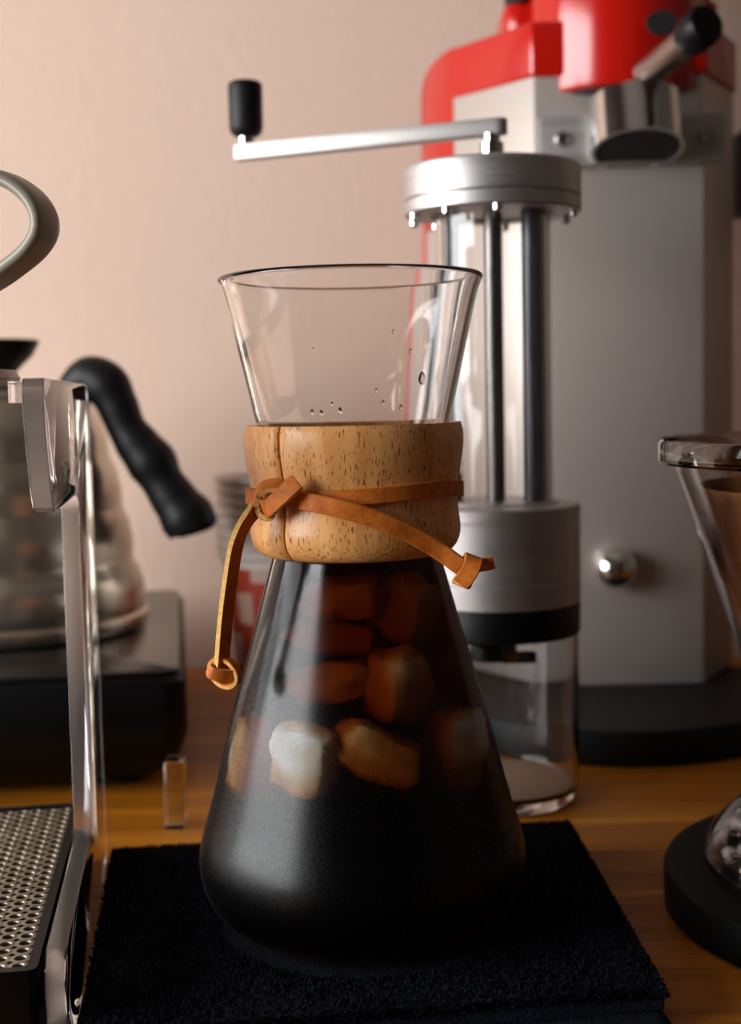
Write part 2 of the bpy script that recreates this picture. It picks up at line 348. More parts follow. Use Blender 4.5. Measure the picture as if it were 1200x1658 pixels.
# wooden collar: two turned halves meeting at a vertical joint
cp = [(0.0365, 0.1705), (0.0350, 0.1722), (0.0362, 0.1722), (0.0369, 0.1700), (0.0371, 0.1665), (0.0368, 0.1625), (0.0361, 0.1580), (0.0353, 0.1535), (0.0349, 0.1490), (0.0349, 0.1445), (0.0354, 0.1400), (0.0357, 0.1368), (0.0352, 0.1335), (0.0338, 0.1308), (0.0318, 0.1290), (0.0295, 0.1283), (0.0290, 0.1288)]
co = smoothprof(cp[2:], 3)
ci = []
for z in [0.1288 + i * (0.172 - 0.1288) / 10 for i in range(11)]: ci.append((glass_r(z) + 0.0003, z))
prof = co + ci
JA = radians(-131.0)
gap = 0.012
def collar_half(a0, a1):
    def rm(r, z, a):
        e = min(a - a0, a1 - a); wd = 0.07
        return r - 0.0011 * (1 - min(e / wd, 1)) ** 2 if r > glass_r(z) + 0.0012 else r
    # angles concentrated at the ends so the rounded edges are smooth
    mb = MB(); n = len(prof); ts = [0, .004, .01, .02, .03] + [.03 + .94 * i / 60 for i in range(1, 60)] + [.97, .98, .99, .996, 1]
    vs = []
    for t in ts:
        a = a0 + (a1 - a0) * t
        for r, z in prof: rr = rm(r, z, a); vs.append((CX + rr * cos(a), CY + rr * sin(a), CZ + z))
    fs = [(i * n + k, (i + 1) * n + k, (i + 1) * n + (k + 1) % n, i * n + (k + 1) % n) for i in range(len(ts) - 1) for k in range(n)]
    fs += [tuple(range(n)), tuple((len(ts) - 1) * n + k for k in range(n - 1, -1, -1))]
    return mb.add(vs, fs).build('collar_half', M['collar'], C, angle=50)
h1 = collar_half(JA + gap, JA + pi - gap); h1['label'] = 'wider front half of the pale brown flecked wooden collar'
h2 = collar_half(JA + pi + gap, JA + 2 * pi - gap); h2['label'] = 'left rear half of the wooden collar beyond the vertical joint'

# leather tie
def cyl(ang, r, z): a = radians(ang); return Vector((CX + r * cos(a), CY + r * sin(a), CZ + z))   # -90 deg faces the camera
LE = [M['leather'], M['leather_edge']]
zb = 0.1497
KA = -134.0
pts = []; 
for i in range(72):
    a = KA + 360 * i / 72; t = ((a - KA) % 360)
    lift = 0.0008 * cos(radians(a + 90)) + (0.0022 * max(0, 1 - abs(t - 95) / 60))
    pts.append(cyl(a, 0.0361, zb - 0.001 + lift))
tie = MB().strap(pts, (0, 0, 1), 0.0052, 0.0018, closed=True).build('leather_tie', LE, C, bevel=0.0003, seg=1)
def sub(mb, name, lab=None):
    o = mb.build(name, LE, tie, bevel=0.0003, seg=1)
    if lab: o['label'] = lab
    return o
# knot: a loop over the band, and a crossing fold
k0 = cyl(KA, 0.0385, zb)
tn = Vector((-sin(radians(KA)), cos(radians(KA)), 0)); tn = tn if tn.x > 0 else -tn; nr = Vector((cos(radians(KA)), sin(radians(KA)), 0)); Z = Vector((0, 0, 1))
def kp(a, b, c): return k0 + tn * a * 0.001 + Z * b * 0.001 + nr * c * 0.001
lp = [kp(-2.5, -3.8, 0), kp(-4.0, -1.0, 1.8), kp(-1.5, 2.6, 2.8), kp(3.5, 4.2, 2.2), kp(7, 3.5, 0.6), kp(6, 1.0, -0.5)]
sub(MB().strap(catmull(lp, 8), [tn * 0.4 + nr * 0.5 + Z * (-0.5)] * 41, 0.0048, 0.0019), 'knot')
lp = [kp(-1.5, 1.0, 3.2), kp(-3.6, -2.5, 3.0), kp(-2.0, -5.4, 2.2), kp(1.5, -5.6, 1.5), kp(3.0, -2.6, 1.2)]
sub(MB().strap(catmull(lp, 8), [tn * 0.8 + nr * 0.6] * 33, 0.0046, 0.0022), 'knot')
lp = [kp(-0.5, -3.0, 2.2), kp(3.0, -3.2, 3.6), kp(7.5, -0.6, 4.0), kp(12.0, 3.2, 2.6), kp(14.0, 5.6, 1.0)]
sub(MB().strap(catmull(lp, 8), [Z * 0.8 - tn * 0.55] * 33, 0.0056, 0.0019), 'knot')
# right tail across the collar, ending in a folded knot
tail = [cyl(-116, 0.0378, 0.1490), cyl(-108, 0.0392, 0.1484), cyl(-94, 0.0396, 0.1463), cyl(-76, 0.0396, 0.1420), cyl(-62, 0.0400, 0.1372), Vector((0.0215, 0.4272, 0.1455)), Vector((0.0275, 0.4270, 0.1410)), Vector((0.0310, 0.4275, 0.1385))]
tp = catmull(tail, 8); sub(MB().strap(tp, [Vector((0.30, -0.15, 1))] * len(tp), 0.0056, 0.0019), 'tail', 'right tail of the tan leather tie ending in a flat knot')
ek = [Vector((0.0278, 0.4255, 0.1352)), Vector((0.0300, 0.4240, 0.1380)), Vector((0.0318, 0.4242, 0.1412)), Vector((0.0322, 0.4262, 0.1432)), Vector((0.0318, 0.4292, 0.1425)), Vector((0.0305, 0.4300, 0.1385)), Vector((0.0290, 0.4285, 0.1350)), Vector((0.0278, 0.4255, 0.1352))]
e_ = catmull(ek, 6); sub(MB().strap(e_, [Vector((0.9, -0.15, -0.35))] * len(e_), 0.0056, 0.0016), 'end_knot')
st = catmull([Vector((0.0318, 0.4275, 0.1405)), Vector((0.0355, 0.4280, 0.1408)), Vector((0.0388, 0.4282, 0.1415))], 5)
sub(MB().strap(st, [Vector((-0.1, 0, 1))] * len(st), 0.0042, 0.0018), 'end_stub')
# left tail hanging free beside the glass, edge towards the camera
tail = [cyl(-141, 0.0385, 0.1475), Vector((-0.0372, 0.4320, 0.1590)), Vector((-0.0405, 0.4300, 0.1545)), Vector((-0.0430, 0.4300, 0.1485)), Vector((-0.0449, 0.4300, 0.1391)), Vector((-0.0468, 0.4300, 0.1272)), Vector((-0.0482, 0.4300, 0.1153)), Vector((-0.0489, 0.4300, 0.1085)), Vector((-0.0488, 0.4300, 0.1062))]
tp = catmull(tail, 8); sub(MB().strap(tp, [Vector((0.66, 0.72, 0.18))] * len(tp), 0.0050, 0.0021), 'tail', 'left tail of the leather tie hanging free, pale cut edge showing')
rg = []
for i in range(28):
    a = 2 * pi * i / 28; rg.append(Vector((-0.0478 + 0.0046 * cos(a), 0.4292 - 0.0030 * cos(a) + 0.0012 * sin(a), 0.1078 + 0.0040 * sin(a) - 0.0012 * cos(a))))
sub(MB().strap(rg, [Vector((0.30, 1.0, 0.15))] * 28, 0.0036, 0.0016, closed=True), 'end_knot', 'small looped knot at the end of the hanging tail')
rg = [Vector((-0.0518, 0.4262, 0.1098)), Vector((-0.0512, 0.4248, 0.1085)), Vector((-0.0485, 0.4250, 0.1076)), Vector((-0.0455, 0.4262, 0.1070))]
rg = catmull(rg, 6); sub(MB().strap(rg, [Vector((0.35, 0.0, 1.0))] * len(rg), 0.0040, 0.0018), 'end_knot')

# cold coffee inside, and the ice in it
ci_ = [p for p in inset(so, 0.00195) if p[1] < 0.1330 and p[0] >= 0]
ci_ = [(0.0, ci_[0][1])] + ci_[1:]
rt = ci_[-1][0]
cf = MB().lathe(ci_ + [(rt * 0.5, ci_[-1][1]), (0.0, ci_[-1][1])], (CX, CY, CZ), 96).build('cold_coffee', M['coffee'], angle=50)
tag(cf, 'dark reddish brown iced coffee filling the glass carafe below its collar', 'coffee')
def ice_mesh(seed):
    bm = bmesh.new(); bmesh.ops.create_cube(bm, size=1.0); bmesh.ops.subdivide_edges(bm, edges=bm.edges, cuts=9, use_grid_fill=True)
    for v in bm.verts:
        p = v.co.copy(); q = p.normalized() * 0.56; p = p.lerp(q, 0.66)
        d = noise.noise(p * 2.5 + Vector((seed * 7.1, 0, 0))) * 0.20 + noise.noise(p * 9 + Vector((0, seed * 3.3, 0))) * 0.07 + noise.noise(p * 22 + Vector((seed, 0, 0))) * 0.03
        v.co = p * (1 + d)
    me = bpy.data.meshes.new('ice_cube'); bm.to_mesh(me); bm.free(); me.materials.append(M['ice'])
    me.polygons.foreach_set('use_smooth', [True] * len(me.polygons)); return me
ices = [  # angle, radius from axis, height above carafe base, size (xyz), label
    (-118, 0.0340, 0.0655, (0.021, 0.018, 0.022), 'brightest ice cube, frosty white against the left front of the glass'),
    (-60, 0.0235, 0.0860, (0.018, 0.016, 0.024), 'tall amber ice cube on the right, below the knot of the right leather tail'),
    (-112, 0.0185, 0.0870, (0.026, 0.018, 0.013), 'flat amber ice slab high in the coffee, above the bright white cube'),
    (-80, 0.0300, 0.0665, (0.026, 0.016, 0.015), 'slanting amber ice piece at the centre of the coffee'),
    (-28, 0.0330, 0.0640, (0.020, 0.018, 0.026), 'dim amber ice cube by the right edge of the coffee'),
    (-160, 0.0330, 0.0610, (0.015, 0.018, 0.026), 'dim amber ice cube at the left edge of the coffee'),
    (-105, 0.0090, 0.1130, (0.024, 0.018, 0.014), 'dark amber ice cube just under the wooden collar'),
    (-30, 0.0150, 0.1090, (0.018, 0.018, 0.022), 'dark amber ice cube under the collar at the right'),
    (-120, 0.0110, 0.1000, (0.026, 0.016, 0.011), 'thin dark amber ice slab midway below the collar')]
for k, (a, r, z, s, lab) in enumerate(ices):
    o = bpy.data.objects.new('ice_cube', ice_mesh(k)); COL.objects.link(o)
    o.location = cyl(a, r, z); o.scale = s; o.rotation_euler = (0.2 * sin(k * 2.1), (0.5 if k == 3 else 0.15 * cos(k * 1.7)), radians(a + 90) + 0.3 * sin(k))
    tag(o, lab, 'ice cube', 'ice cubes in the iced coffee')

# ================================================================== folded towel under the carafe
def towel_layer(q, z0, z1, rr, seed, nx=190, ny=160, amp=0.0007):
    (ax, ay), (bx, by), (cx_, cy_), (dx, dy) = q    # front-left, front-right, back-right, back-left
    W_, D_ = 0.18, 0.165; vs = []; fs = []; hgt = z1 - z0; rr = min(rr, hgt / 2)
    for j in range(ny + 1):
        for i in range(nx + 1):
            u_ = i / nx; v_ = j / ny
            e = min(u_ * W_, (1 - u_) * W_, v_ * D_, (1 - v_) * D_)
            x = (ax * (1 - u_) + bx * u_) * (1 - v_) + (dx * (1 - u_) + cx_ * u_) * v_
            y = (ay * (1 - u_) + by * u_) * (1 - v_) + (dy * (1 - u_) + cy_ * u_) * v_
            wv = noise.noise(Vector((x * 30, y * 30, seed))) * 0.0012 if e < 0.002 else 0
            x += noise.noise(Vector((y * 60, seed, 1))) * 0.0012 * (1 if e < 0.004 else 0); y += wv
            n1 = noise.noise(Vector((x * 25, y * 25, seed))) * amp; n2 = noise.noise(Vector((x * 420, y * 420, seed))) * 0.00045
            near = sqrt((x - CX) ** 2 + (y - CY) ** 2)
            k = 1.0 if near > 0.060 else max(0.0, (near - 0.046) / 0.014)
            ed = rr * 1.6; drop = rr * (1 - sqrt(max(0.0, 1 - (1 - min(e / ed, 1)) ** 2)))
            vs.append((x, y, z1 - drop - 0.0006 + (n1 + n2 + 0.0006) * k))
    o = len(vs); S = nx + 1
    for j in range(ny):
        for i in range(nx): fs.append((j * S + i, j * S + i + 1, (j + 1) * S + i + 1, (j + 1) * S + i))
    ring = [i for i in range(nx)] + [j * S + nx for j in range(ny)] + [ny * S + i for i in range(nx, 0, -1)] + [j * S for j in range(ny, 0, -1)]
    for i in ring: x, y, z = vs[i]; vs.append((x, y, z0 + 0.0003))
    n = len(ring)
    for k in range(n): fs.append((ring[(k + 1) % n], ring[k], o + k, o + (k + 1) % n))
    fs.append(tuple(o + k for k in range(n)))
    return MB().add(vs, fs)
TW = thing('towel', 'folded black navy terry towel under the glass carafe', 'towel', (0, 0.46, 0))
q1 = ((-0.0880, 0.3765), (0.0862, 0.3985), (0.0810, 0.5635), (-0.1085, 0.5390))
q2 = ((-0.0800, 0.2700), (0.0920, 0.2800), (0.0820, 0.5645), (-0.1080, 0.5395))  # front reach added out of view so the carafe base reflects dark cloth
tl = towel_layer(q1, 0.0068, 0.0138, 0.0034, 3).build('upper_fold', M['towel'], TW, angle=80, weld=False)
towel_layer(q2, 0.0, 0.0067, 0.0032, 9, 120, 100).build('lower_fold', M['towel'], TW, angle=80, weld=False)
P = MB(); vs = []; fs = []
for i in range(52000):
    u_, v_ = random.random(), random.random()
    if i % 8 == 0:
        if i % 16 == 0: u_ = 1 - random.random() * 0.012
        else: v_ = random.choice((random.random() * 0.012, 1 - random.random() * 0.012))
    (ax, ay), (bx, by), (cx_, cy_), (dx, dy) = q1
    x = (ax * (1 - u_) + bx * u_) * (1 - v_) + (dx * (1 - u_) + cx_ * u_) * v_
    y = (ay * (1 - u_) + by * u_) * (1 - v_) + (dy * (1 - u_) + cy_ * u_) * v_
    if (x - CX) ** 2 + (y - CY) ** 2 < 0.05 ** 2: continue
    e = min(u_ * 0.18, (1 - u_) * 0.18, v_ * 0.165, (1 - v_) * 0.165); z = 0.0134 - 0.0034 * (1 - sqrt(max(0, 1 - (1 - min(e / 0.0055, 1)) ** 2)))
    a = random.random() * 2 * pi; h = 0.0010 + random.random() * 0.0010; wdt = 0.00022; k = len(vs)
    lx, ly = (random.random() - .5) * 0.0022, (random.random() - .5) * 0.0022
    if e < 0.003: lx += (0.0012 if u_ > 0.98 else 0); ly += (0.0012 if v_ > 0.98 else (-0.0012 if v_ < 0.02 else 0))
    vs += [(x - wdt * cos(a), y - wdt * sin(a), z), (x + wdt * cos(a), y + wdt * sin(a), z), (x + lx + wdt * cos(a), y + ly + wdt * sin(a), z + h), (x + lx - wdt * cos(a), y + ly - wdt * sin(a), z + h)]
    fs.append((k, k + 1, k + 2, k + 3))
pile = P.add(vs, fs).build('terry_pile', M['towel'], TW, weld=False, smooth=False); pile['kind'] = 'stuff'
for k in range(7):
    x0 = 0.0855 + 0.0004 * k; y0 = 0.3900 - 0.0006 * k
    MB().tube(catmull([(x0, y0, 0.004), (x0 + 0.003, y0 - 0.001 * (k % 3), 0.0045), (x0 + 0.005, y0 - 0.002 * (k % 4), 0.0012)], 4), 0.00025, 5).build('fringe_thread', M['towel'], TW)

# ================================================================== hand grinder
GX, GY = 0.0600, 0.645
G = thing('hand_grinder', 'tall silver hand coffee grinder with crank arm, clear tube and glass jar', 'coffee grinder', (GX, GY, 0))
gc = (GX, GY, 0)
MB().lathe([(0, 0.2998), (0.0395, 0.2998), (0.0408, 0.2990), (0.0412, 0.2978), (0.0412, 0.2852), (0.0407, 0.2847), (0, 0.2847)], gc, 96).build('cap', M['brushed'], G, angle=30)
MB().lathe([(0, 0.2847), (0.0407, 0.2845), (0.0412, 0.2840), (0.0412, 0.2786), (0.0404, 0.2778), (0.0290, 0.2778), (0.0290, 0.2790), (0, 0.2790)], gc, 96).build('cap_flange', M['brushed'], G, angle=30)
for a in (-163, -127, -92, -22, 20, 75, 130, 160):
    x, y = GX + 0.0385 * cos(radians(a)), GY + 0.0385 * sin(radians(a))
    MB().lathe([(0, 0.2742), (0.0014, 0.2744), (0.0022, 0.2754), (0.0023, 0.2779), (0, 0.2779)], (x, y, 0), 16).build('screw', M['chrome'], G)
MB().lathe([(0.0272, 0.1430), (0.0272, 0.2790), (0.0250, 0.2790), (0.0250, 0.1430)], gc, 96, closed=True).build('hopper_tube', M['acrylic_tube'], G, angle=40)
MB().lathe([(0, 0.1420), (0.0044, 0.1420), (0.0044, 0.2795), (0, 0.2795)], gc, 32).build('shaft', M['shaft_steel'], G, angle=40)
for a, r, rr_ in ((-18, 0.0190, 0.0056), (178, 0.0198, 0.0040)):
    x, y = GX + r * cos(radians(a)), GY + r * sin(radians(a))
    MB().lathe([(0, 0.1420), (rr_, 0.1420), (rr_, 0.2792), (0, 0.2792)], (x, y, 0), 28).build('support_rod', M['dark_steel'], G, angle=40)
MB().lathe([(0, 0.1440), (0.0295, 0.1440), (0.0300, 0.1432), (0.0388, 0.1426), (0.0396, 0.1418), (0.0396, 0.1366), (0.0391, 0.1362), (0.0391, 0.1357), (0.0395, 0.1353), (0.0395, 0.1088), (0.0392, 0.1085), (0.0392, 0.1080), (0.0395, 0.1077), (0.0393, 0.0965), (0.0388, 0.0960), (0, 0.0960)], gc, 96).build('burr_housing', M['brushed'], G, angle=30)
MB().lathe([(0, 0.0961), (0.0391, 0.0961), (0.0394, 0.0955), (0.0392, 0.0820), (0.0386, 0.0812), (0, 0.0812)], gc, 96).build('jar_collar', M['black_plastic'], G, angle=30)
MB().lathe([(0, 0.0060), (0.030, 0.0058), (0.0352, 0.0085), (0.0362, 0.0140), (0.0364, 0.0815), (0.0386, 0.0815), (0.0384, 0.0140), (0.0374, 0.0050), (0.0345, 0.0008), (0.0300, 0.0), (0, 0.0)], gc, 96).build('jar', M['jar_glass'], G, angle=40)
MB().lathe([(0, 0.0064), (0.030, 0.0062), (0.0340, 0.0085), (0.030, 0.0098), (0.018, 0.0108), (0, 0.0112)], gc, 48).build('grounds', M['grounds'], G, angle=40)['label'] = 'pale coffee grounds in the bottom of the glass jar'
MB().lathe([(0, 0.0700), (0.0105, 0.0702), (0.0115, 0.0715), (0.0115, 0.0770), (0.0050, 0.0775), (0.0050, 0.0812), (0, 0.0812)], (GX - 0.004, GY - 0.012, 0), 24).build('burr_nut', M['black_plastic'], G)
MB().box((GX, GY - 0.020, 0.0690), (GX + 0.016, GY - 0.013, 0.0740)).build('burr_lever', M['black_plastic'], G, bevel=0.001)
# crank
MB().lathe([(0, 0.2996), (0.0056, 0.2996), (0.0056, 0.3110), (0.0040, 0.3114), (0.0040, 0.3150), (0, 0.3150)], gc, 32).build('crank_spindle', M['steel'], G, angle=30)
pa = Vector((GX + 0.003, GY, 0.3182)); pb = Vector((-0.0625, 0.6980, 0.3180)); dr = (pb - pa); ln = dr.length; dr.normalize(); sd = dr.cross(Vector((0, 0, 1))).normalized(); upv = sd.cross(dr)
poly = [(0.0, -0.0045)] + [(0.0 + ln, -0.0045), (ln + 0.002, -0.003), (ln + 0.002, 0.003), (ln, 0.0045), (0.0, 0.0045)] + [(-0.0045 * cos(t), 0.0045 * sin(t)) for t in (0.9, 0.45, 0, -0.45, -0.9)]
MB().prism(poly, -0.0037, 0.0037, lambda x, y, z: pa + dr * x + sd * y + upv * z).build('crank_arm', M['satin_arm'], G, bevel=0.0004, angle=30)
kb = pb - dr * 0.0045
MB().lathe([(0, 0.003), (0.0042, 0.003), (0.0042, 0.0110), (0, 0.0110)], tuple(kb), 24).build('knob_post', M['steel'], G, angle=40)
MB().lathe([(0, 0.0075), (0.0052, 0.0075), (0.0076, 0.0092), (0.0085, 0.0118), (0.0086, 0.0320), (0.0082, 0.0338), (0.0070, 0.0346), (0, 0.0348)], tuple(kb), 40).build('knob', M['soft_black'], G, angle=50)

# ================================================================== electric grinder with red head
E_ = thing('electric_grinder', 'large silver and red electric coffee grinder on a round black base', 'coffee grinder', (0.147, 0.83, 0))
MB().lathe([(0, 0.0), (0.1045, 0.0), (0.1060, 0.0015), (0.1060, 0.0165), (0.1040, 0.0190), (0, 0.0195)], (0.140, 0.795, 0), 96).build('base', M['machine_base'], E_, angle=40)
bp = [(0.0990, 0.800), (0.1970, 0.800), (0.2290, 0.8550), (0.0560, 0.8550)]
MB().prism(bp, 0.0195, 0.3770).build('body', M['satin'], E_, bevel=0.0012, angle=30)
def rear(t, z, x=None): return (0.0558 - 0.0180 * t if x is None else x, 0.8553 + 0.045 * t, z)
def rear_prism(pl, x1): 
    n_ = len(pl); vs_ = [rear(t, z) for t, z in pl] + [rear(t, z, x1) for t, z in pl]
    return MB().add(vs_, [tuple(range(n_ - 1, -1, -1)), tuple(range(n_, 2 * n_))] + [(k, (k + 1) % n_, n_ + (k + 1) % n_, n_ + k) for k in range(n_)])
rear_prism([(0, 0.0195), (0.88, 0.0195), (0.88, 0.3000), (0, 0.3000)], 0.228).build('rear_panel', M['satin'], E_, bevel=0.0008)
rear_prism([(0.885, 0.0195), (1, 0.0195), (1, 0.3000), (0.885, 0.3000)], 0.228).build('edge_trim', M['red'], E_, bevel=0.0008)
rear_prism([(0, 0.3005), (1, 0.3005), (1, 0.3850), (0.95, 0.3930), (0.85, 0.3990), (0.65, 0.4035), (0.35, 0.4062), (0, 0.4068)], 0.222).build('rear_cover', M['red'], E_, bevel=0.001, angle=30)
lt = [(0.0545, 0.8560), (0.0980, 0.7970), (0.1985, 0.7970), (0.2310, 0.8560)]
MB().prism(lt, 0.3755, 0.4062).build('lower_tier', M['red'], E_, bevel=0.002, seg=3, angle=40)
hub = [(0.0, 0.3665), (0.0485, 0.3665), (0.0508, 0.3674), (0.0515, 0.3692), (0.0515, 0.470), (0.0480, 0.476), (0.0, 0.476)]
MB().lathe(hub, (0.1530, 0.8330, 0), 64).build('hub', M['red'], E_, angle=40)
MB().prism(rrect(0.0865, 0.218, 0.840, 0.900, 0.012), 0.4060, 0.4290).build('upper_tier', M['red'], E_, bevel=0.003, angle=40)
MB().lathe([(0.0, 0.4285), (0.062, 0.4285), (0.064, 0.460), (0.066, 0.490), (0.072, 0.560), (0.0, 0.560)], (0.1520, 0.862, 0), 48).build('hopper', M['black_plastic'], E_, angle=40)
MB().lathe([(0, 0.3655), (0.046, 0.3655), (0.046, 0.3671), (0, 0.3671)], (0.1530, 0.8330, -0.0004), 48).build('hub_shade', M['hole'], E_)  # near-black disc painting the shade beneath the red hub
# chute and its bracket
MB().prism([(0.1010, 0.3240), (0.2080, 0.3240), (0.2080, 0.3520), (0.1010, 0.3520)], 0.7935, 0.7998, lambda x, z, y: (x, y, z)).build('bracket', M['brushed'], E_, bevel=0.0008)
for x in (0.1140, 0.1965):
    MB().lathe([(0, 0.0), (0.0042, 0.0), (0.0042, 0.0015), (0.0030, 0.0032), (0, 0.0035)], (0, 0, 0), 20).xf(lambda a, b, c, x=x: (x + a, 0.7935 - c, 0.3390 + b)).build('screw', M['steel'], E_)
chv = Vector((0.0, -0.30, -0.95)).normalized(); c0 = Vector((0.1545, 0.7880, 0.3570)); cu = Vector((1, 0, 0)); cw = chv.cross(cu)
ch = MB().lathe([(0.0262, 0), (0.0262, 0.0290), (0.0240, 0.0290), (0.0240, 0)], (0, 0, 0), 48, closed=True)
ch.xf(lambda x, y, z: c0 + cu * x + cw * y + chv * z).build('chute', M['steel'], E_, angle=40)
MB().lathe([(0, 0.026), (0.0239, 0.026), (0.0239, 0.0282), (0, 0.0282)], (0, 0, 0), 40).xf(lambda x, y, z: c0 + cu * x + cw * y + chv * z).build('chute_shade', M['hole'], E_)  # dark disc almost flush with the mouth, painting the shade inside the chute
MB().tube([(0.1560, 0.7800, 0.3670), (0.1560, 0.7700, 0.3560), (0.1570, 0.7600, 0.3440)], 0.0030, 12).build('latch_pin', M['chrome'], E_)
la, lb = Vector((0.1580, 0.7700, 0.3690)), Vector((0.1735, 0.7300, 0.3790))
MB().tube([la, lb], 0.0085, 24).build('lever', M['lever_metal'], E_, angle=40)
dl = (lb - la).normalized()
MB().tube([lb - dl * 0.003, lb, lb + dl * 0.012, lb + dl * 0.014], [0.0095, 0.0108, 0.0108, 0.0095], 28).build('lever_knob', M['black_plastic'], E_, angle=50)
MB().lathe([(0, 0), (0.0085, 0), (0.0085, 0.002), (0, 0.002)], (0, 0, 0), 24).xf(lambda a, b, c: (0.1650 + a, 0.7650 - c, 0.3950 + b * 0.8)).build('lever_slot', M['hole'], E_)  # flat disc, the slot's inner shade painted as its colour
MB().lathe([(0, 0.0), (0.0085, 0.0), (0.0118, 0.0035), (0.0125, 0.0075), (0.0105, 0.0125), (0.0060, 0.0155), (0, 0.0165)], (0, 0, 0), 32).xf(lambda a, b, c: (0.1440 + a, 0.8000 - c, 0.0905 + b)).build('front_knob', M['chrome'], E_, angle=60)

# small dark box fixed to the wall at the far right
MB().prism(rrect(0.2590, 0.3400, 0.3150, 0.3720, 0.004), 0.9500, WALL - 0.0005, lambda x, z, y: (x, y, z)).build('wall_box', M['black_plastic'], bevel=0.0015)
tag(bpy.data.objects['wall_box'], 'black box fixed to the wall right of the electric grinder', 'wall box')

# ================================================================== black hot plate and kettle
ha = radians(8.0); HO = Vector((-0.0925, 0.660, 0))
def hp(q, s, z): return (HO.x + q * cos(ha) - s * sin(ha), HO.y + q * sin(ha) + s * cos(ha), z)
H = thing('hot_plate', 'black box hot plate with a shiny top under the steel kettle', 'hot plate', hp(-0.115, 0.14, 0))
secs = [(0.022, 0.0040), (0.010, 0.0100), (0.003, 0.0200), (0.0, 0.0300), (0.0, 0.0560), (0.002, 0.0585)]
vs = []; fs = []; n = 28
for ins, z in secs: vs += [hp(x, y, z) for x, y in rrect(-0.230 + ins, -ins, ins, 0.295 - ins, max(0.012 - ins * 0.3, 0.004))]
for k in range(len(secs) - 1): fs += [(k * n + i, k * n + (i + 1) % n, (k + 1) * n + (i + 1) % n, (k + 1) * n + i) for i in range(n)]
fs += [tuple(range(n - 1, -1, -1)), tuple((len(secs) - 1) * n + i for i in range(n))]
MB().add(vs, fs).build('body', M['black_plastic'], H, angle=40)
MB().prism(rrect(-0.227, -0.003, 0.003, 0.292, 0.010), 0.0584, 0.0620, lambda x, y, z: hp(x, y, z)).build('glass_top', M['black_gloss'], H, bevel=0.0012)
for q, s in ((-0.035, 0.035), (-0.195, 0.035), (-0.035, 0.26), (-0.195, 0.26)):
    x, y, z = hp(q, s, 0); MB().lathe([(0, 0), (0.010, 0), (0.011, 0.0045), (0, 0.0045)], (x, y, 0), 20).build('foot', M['soft_black'], H)
a_ = MB().prism(rrect(-0.0045, 0.0045, -0.006, 0.006, 0.0012), 0.0, 0.0300, lambda x, y, z: (-0.0925 + x, 0.612 + y + (z - 0.015) * 0.15, z)).build('acrylic_block', M['acrylic'], bevel=0.0006)
tag(a_, 'short clear acrylic block standing on the table before the black hot plate', 'block')

KX, KY, KZ = -0.2165, 0.800, 0.0620
K = thing('kettle', 'ribbed steel pouring kettle with black wavy handle on the hot plate', 'kettle', (KX, KY, KZ))
kpf = [(0, 0.0), (0.0770, 0.0), (0.0815, 0.0015), (0.0830, 0.0050), (0.0822, 0.0085), (0.0800, 0.0100), (0.0808, 0.0150), (0.0806, 0.0240), (0.0780, 0.0330), (0.0745, 0.0380), (0.0742, 0.0420), (0.0748, 0.0500), (0.0728, 0.0620), (0.0695, 0.0690), (0.0688, 0.0730), (0.0690, 0.0800), (0.0665, 0.0920), (0.0632, 0.0990), (0.0622, 0.1040), (0.0612, 0.1120), (0.0580, 0.1220), (0.0545, 0.1290), (0.0530, 0.1330), (0.0520, 0.1350), (0.0, 0.1350)]
MB().lathe(kpf, (KX, KY, KZ), 96).build('body', M['kettle_steel'], K, angle=40)
MB().lathe([(0, 0.1350), (0.0510, 0.1350), (0.0525, 0.1365), (0.0515, 0.1385), (0.0420, 0.1420), (0.0200, 0.1445), (0, 0.1450)], (KX, KY, KZ), 64).build('lid', M['kettle_steel'], K, angle=40)
MB().lathe([(0, 0.1445), (0.0085, 0.1450), (0.0100, 0.1500), (0.0140, 0.1545), (0.0200, 0.1600), (0.0240, 0.1672), (0.0243, 0.1692), (0.0230, 0.1698), (0, 0.1698)], (KX, KY, KZ), 48).build('lid_knob', M['black_plastic'], K, angle=40)
hpts = [(-0.1740, 0.795, 0.1900), (-0.1690, 0.793, 0.2030), (-0.1600, 0.790, 0.2085), (-0.1510, 0.788, 0.2040), (-0.1450, 0.787, 0.1930), (-0.1400, 0.786, 0.1800), (-0.1330, 0.785, 0.1690), (-0.1255, 0.784, 0.1590), (-0.1195, 0.783, 0.1480), (-0.1125, 0.782, 0.1370), (-0.1060, 0.781, 0.1275), (-0.1025, 0.781, 0.1210), (-0.1015, 0.781, 0.1178)]
hr = [0.0095, 0.0110, 0.0128, 0.0136, 0.0120, 0.0112, 0.0130, 0.0146, 0.0124, 0.0136, 0.0160, 0.0150, 0.0095]
hc_ = catmull(hpts, 6); hrr = []
for i in range(len(hr) - 1):
    for k in range(6): hrr.append(hr[i] + (hr[i + 1] - hr[i]) * (0.5 - 0.5 * cos(pi * k / 6)))
hrr.append(hr[-1])
MB().tube(hc_, hrr, 28).build('handle', M['soft_black'], K, angle=70)
MB().tube(catmull([(-0.2165 - 0.066, 0.800, KZ + 0.03), (-0.315, 0.800, KZ + 0.04), (-0.330, 0.800, KZ + 0.09), (-0.352, 0.800, KZ + 0.135), (-0.375, 0.800, KZ + 0.138)], 6), 0.0065, 14).build('spout', M['kettle_steel'], K)

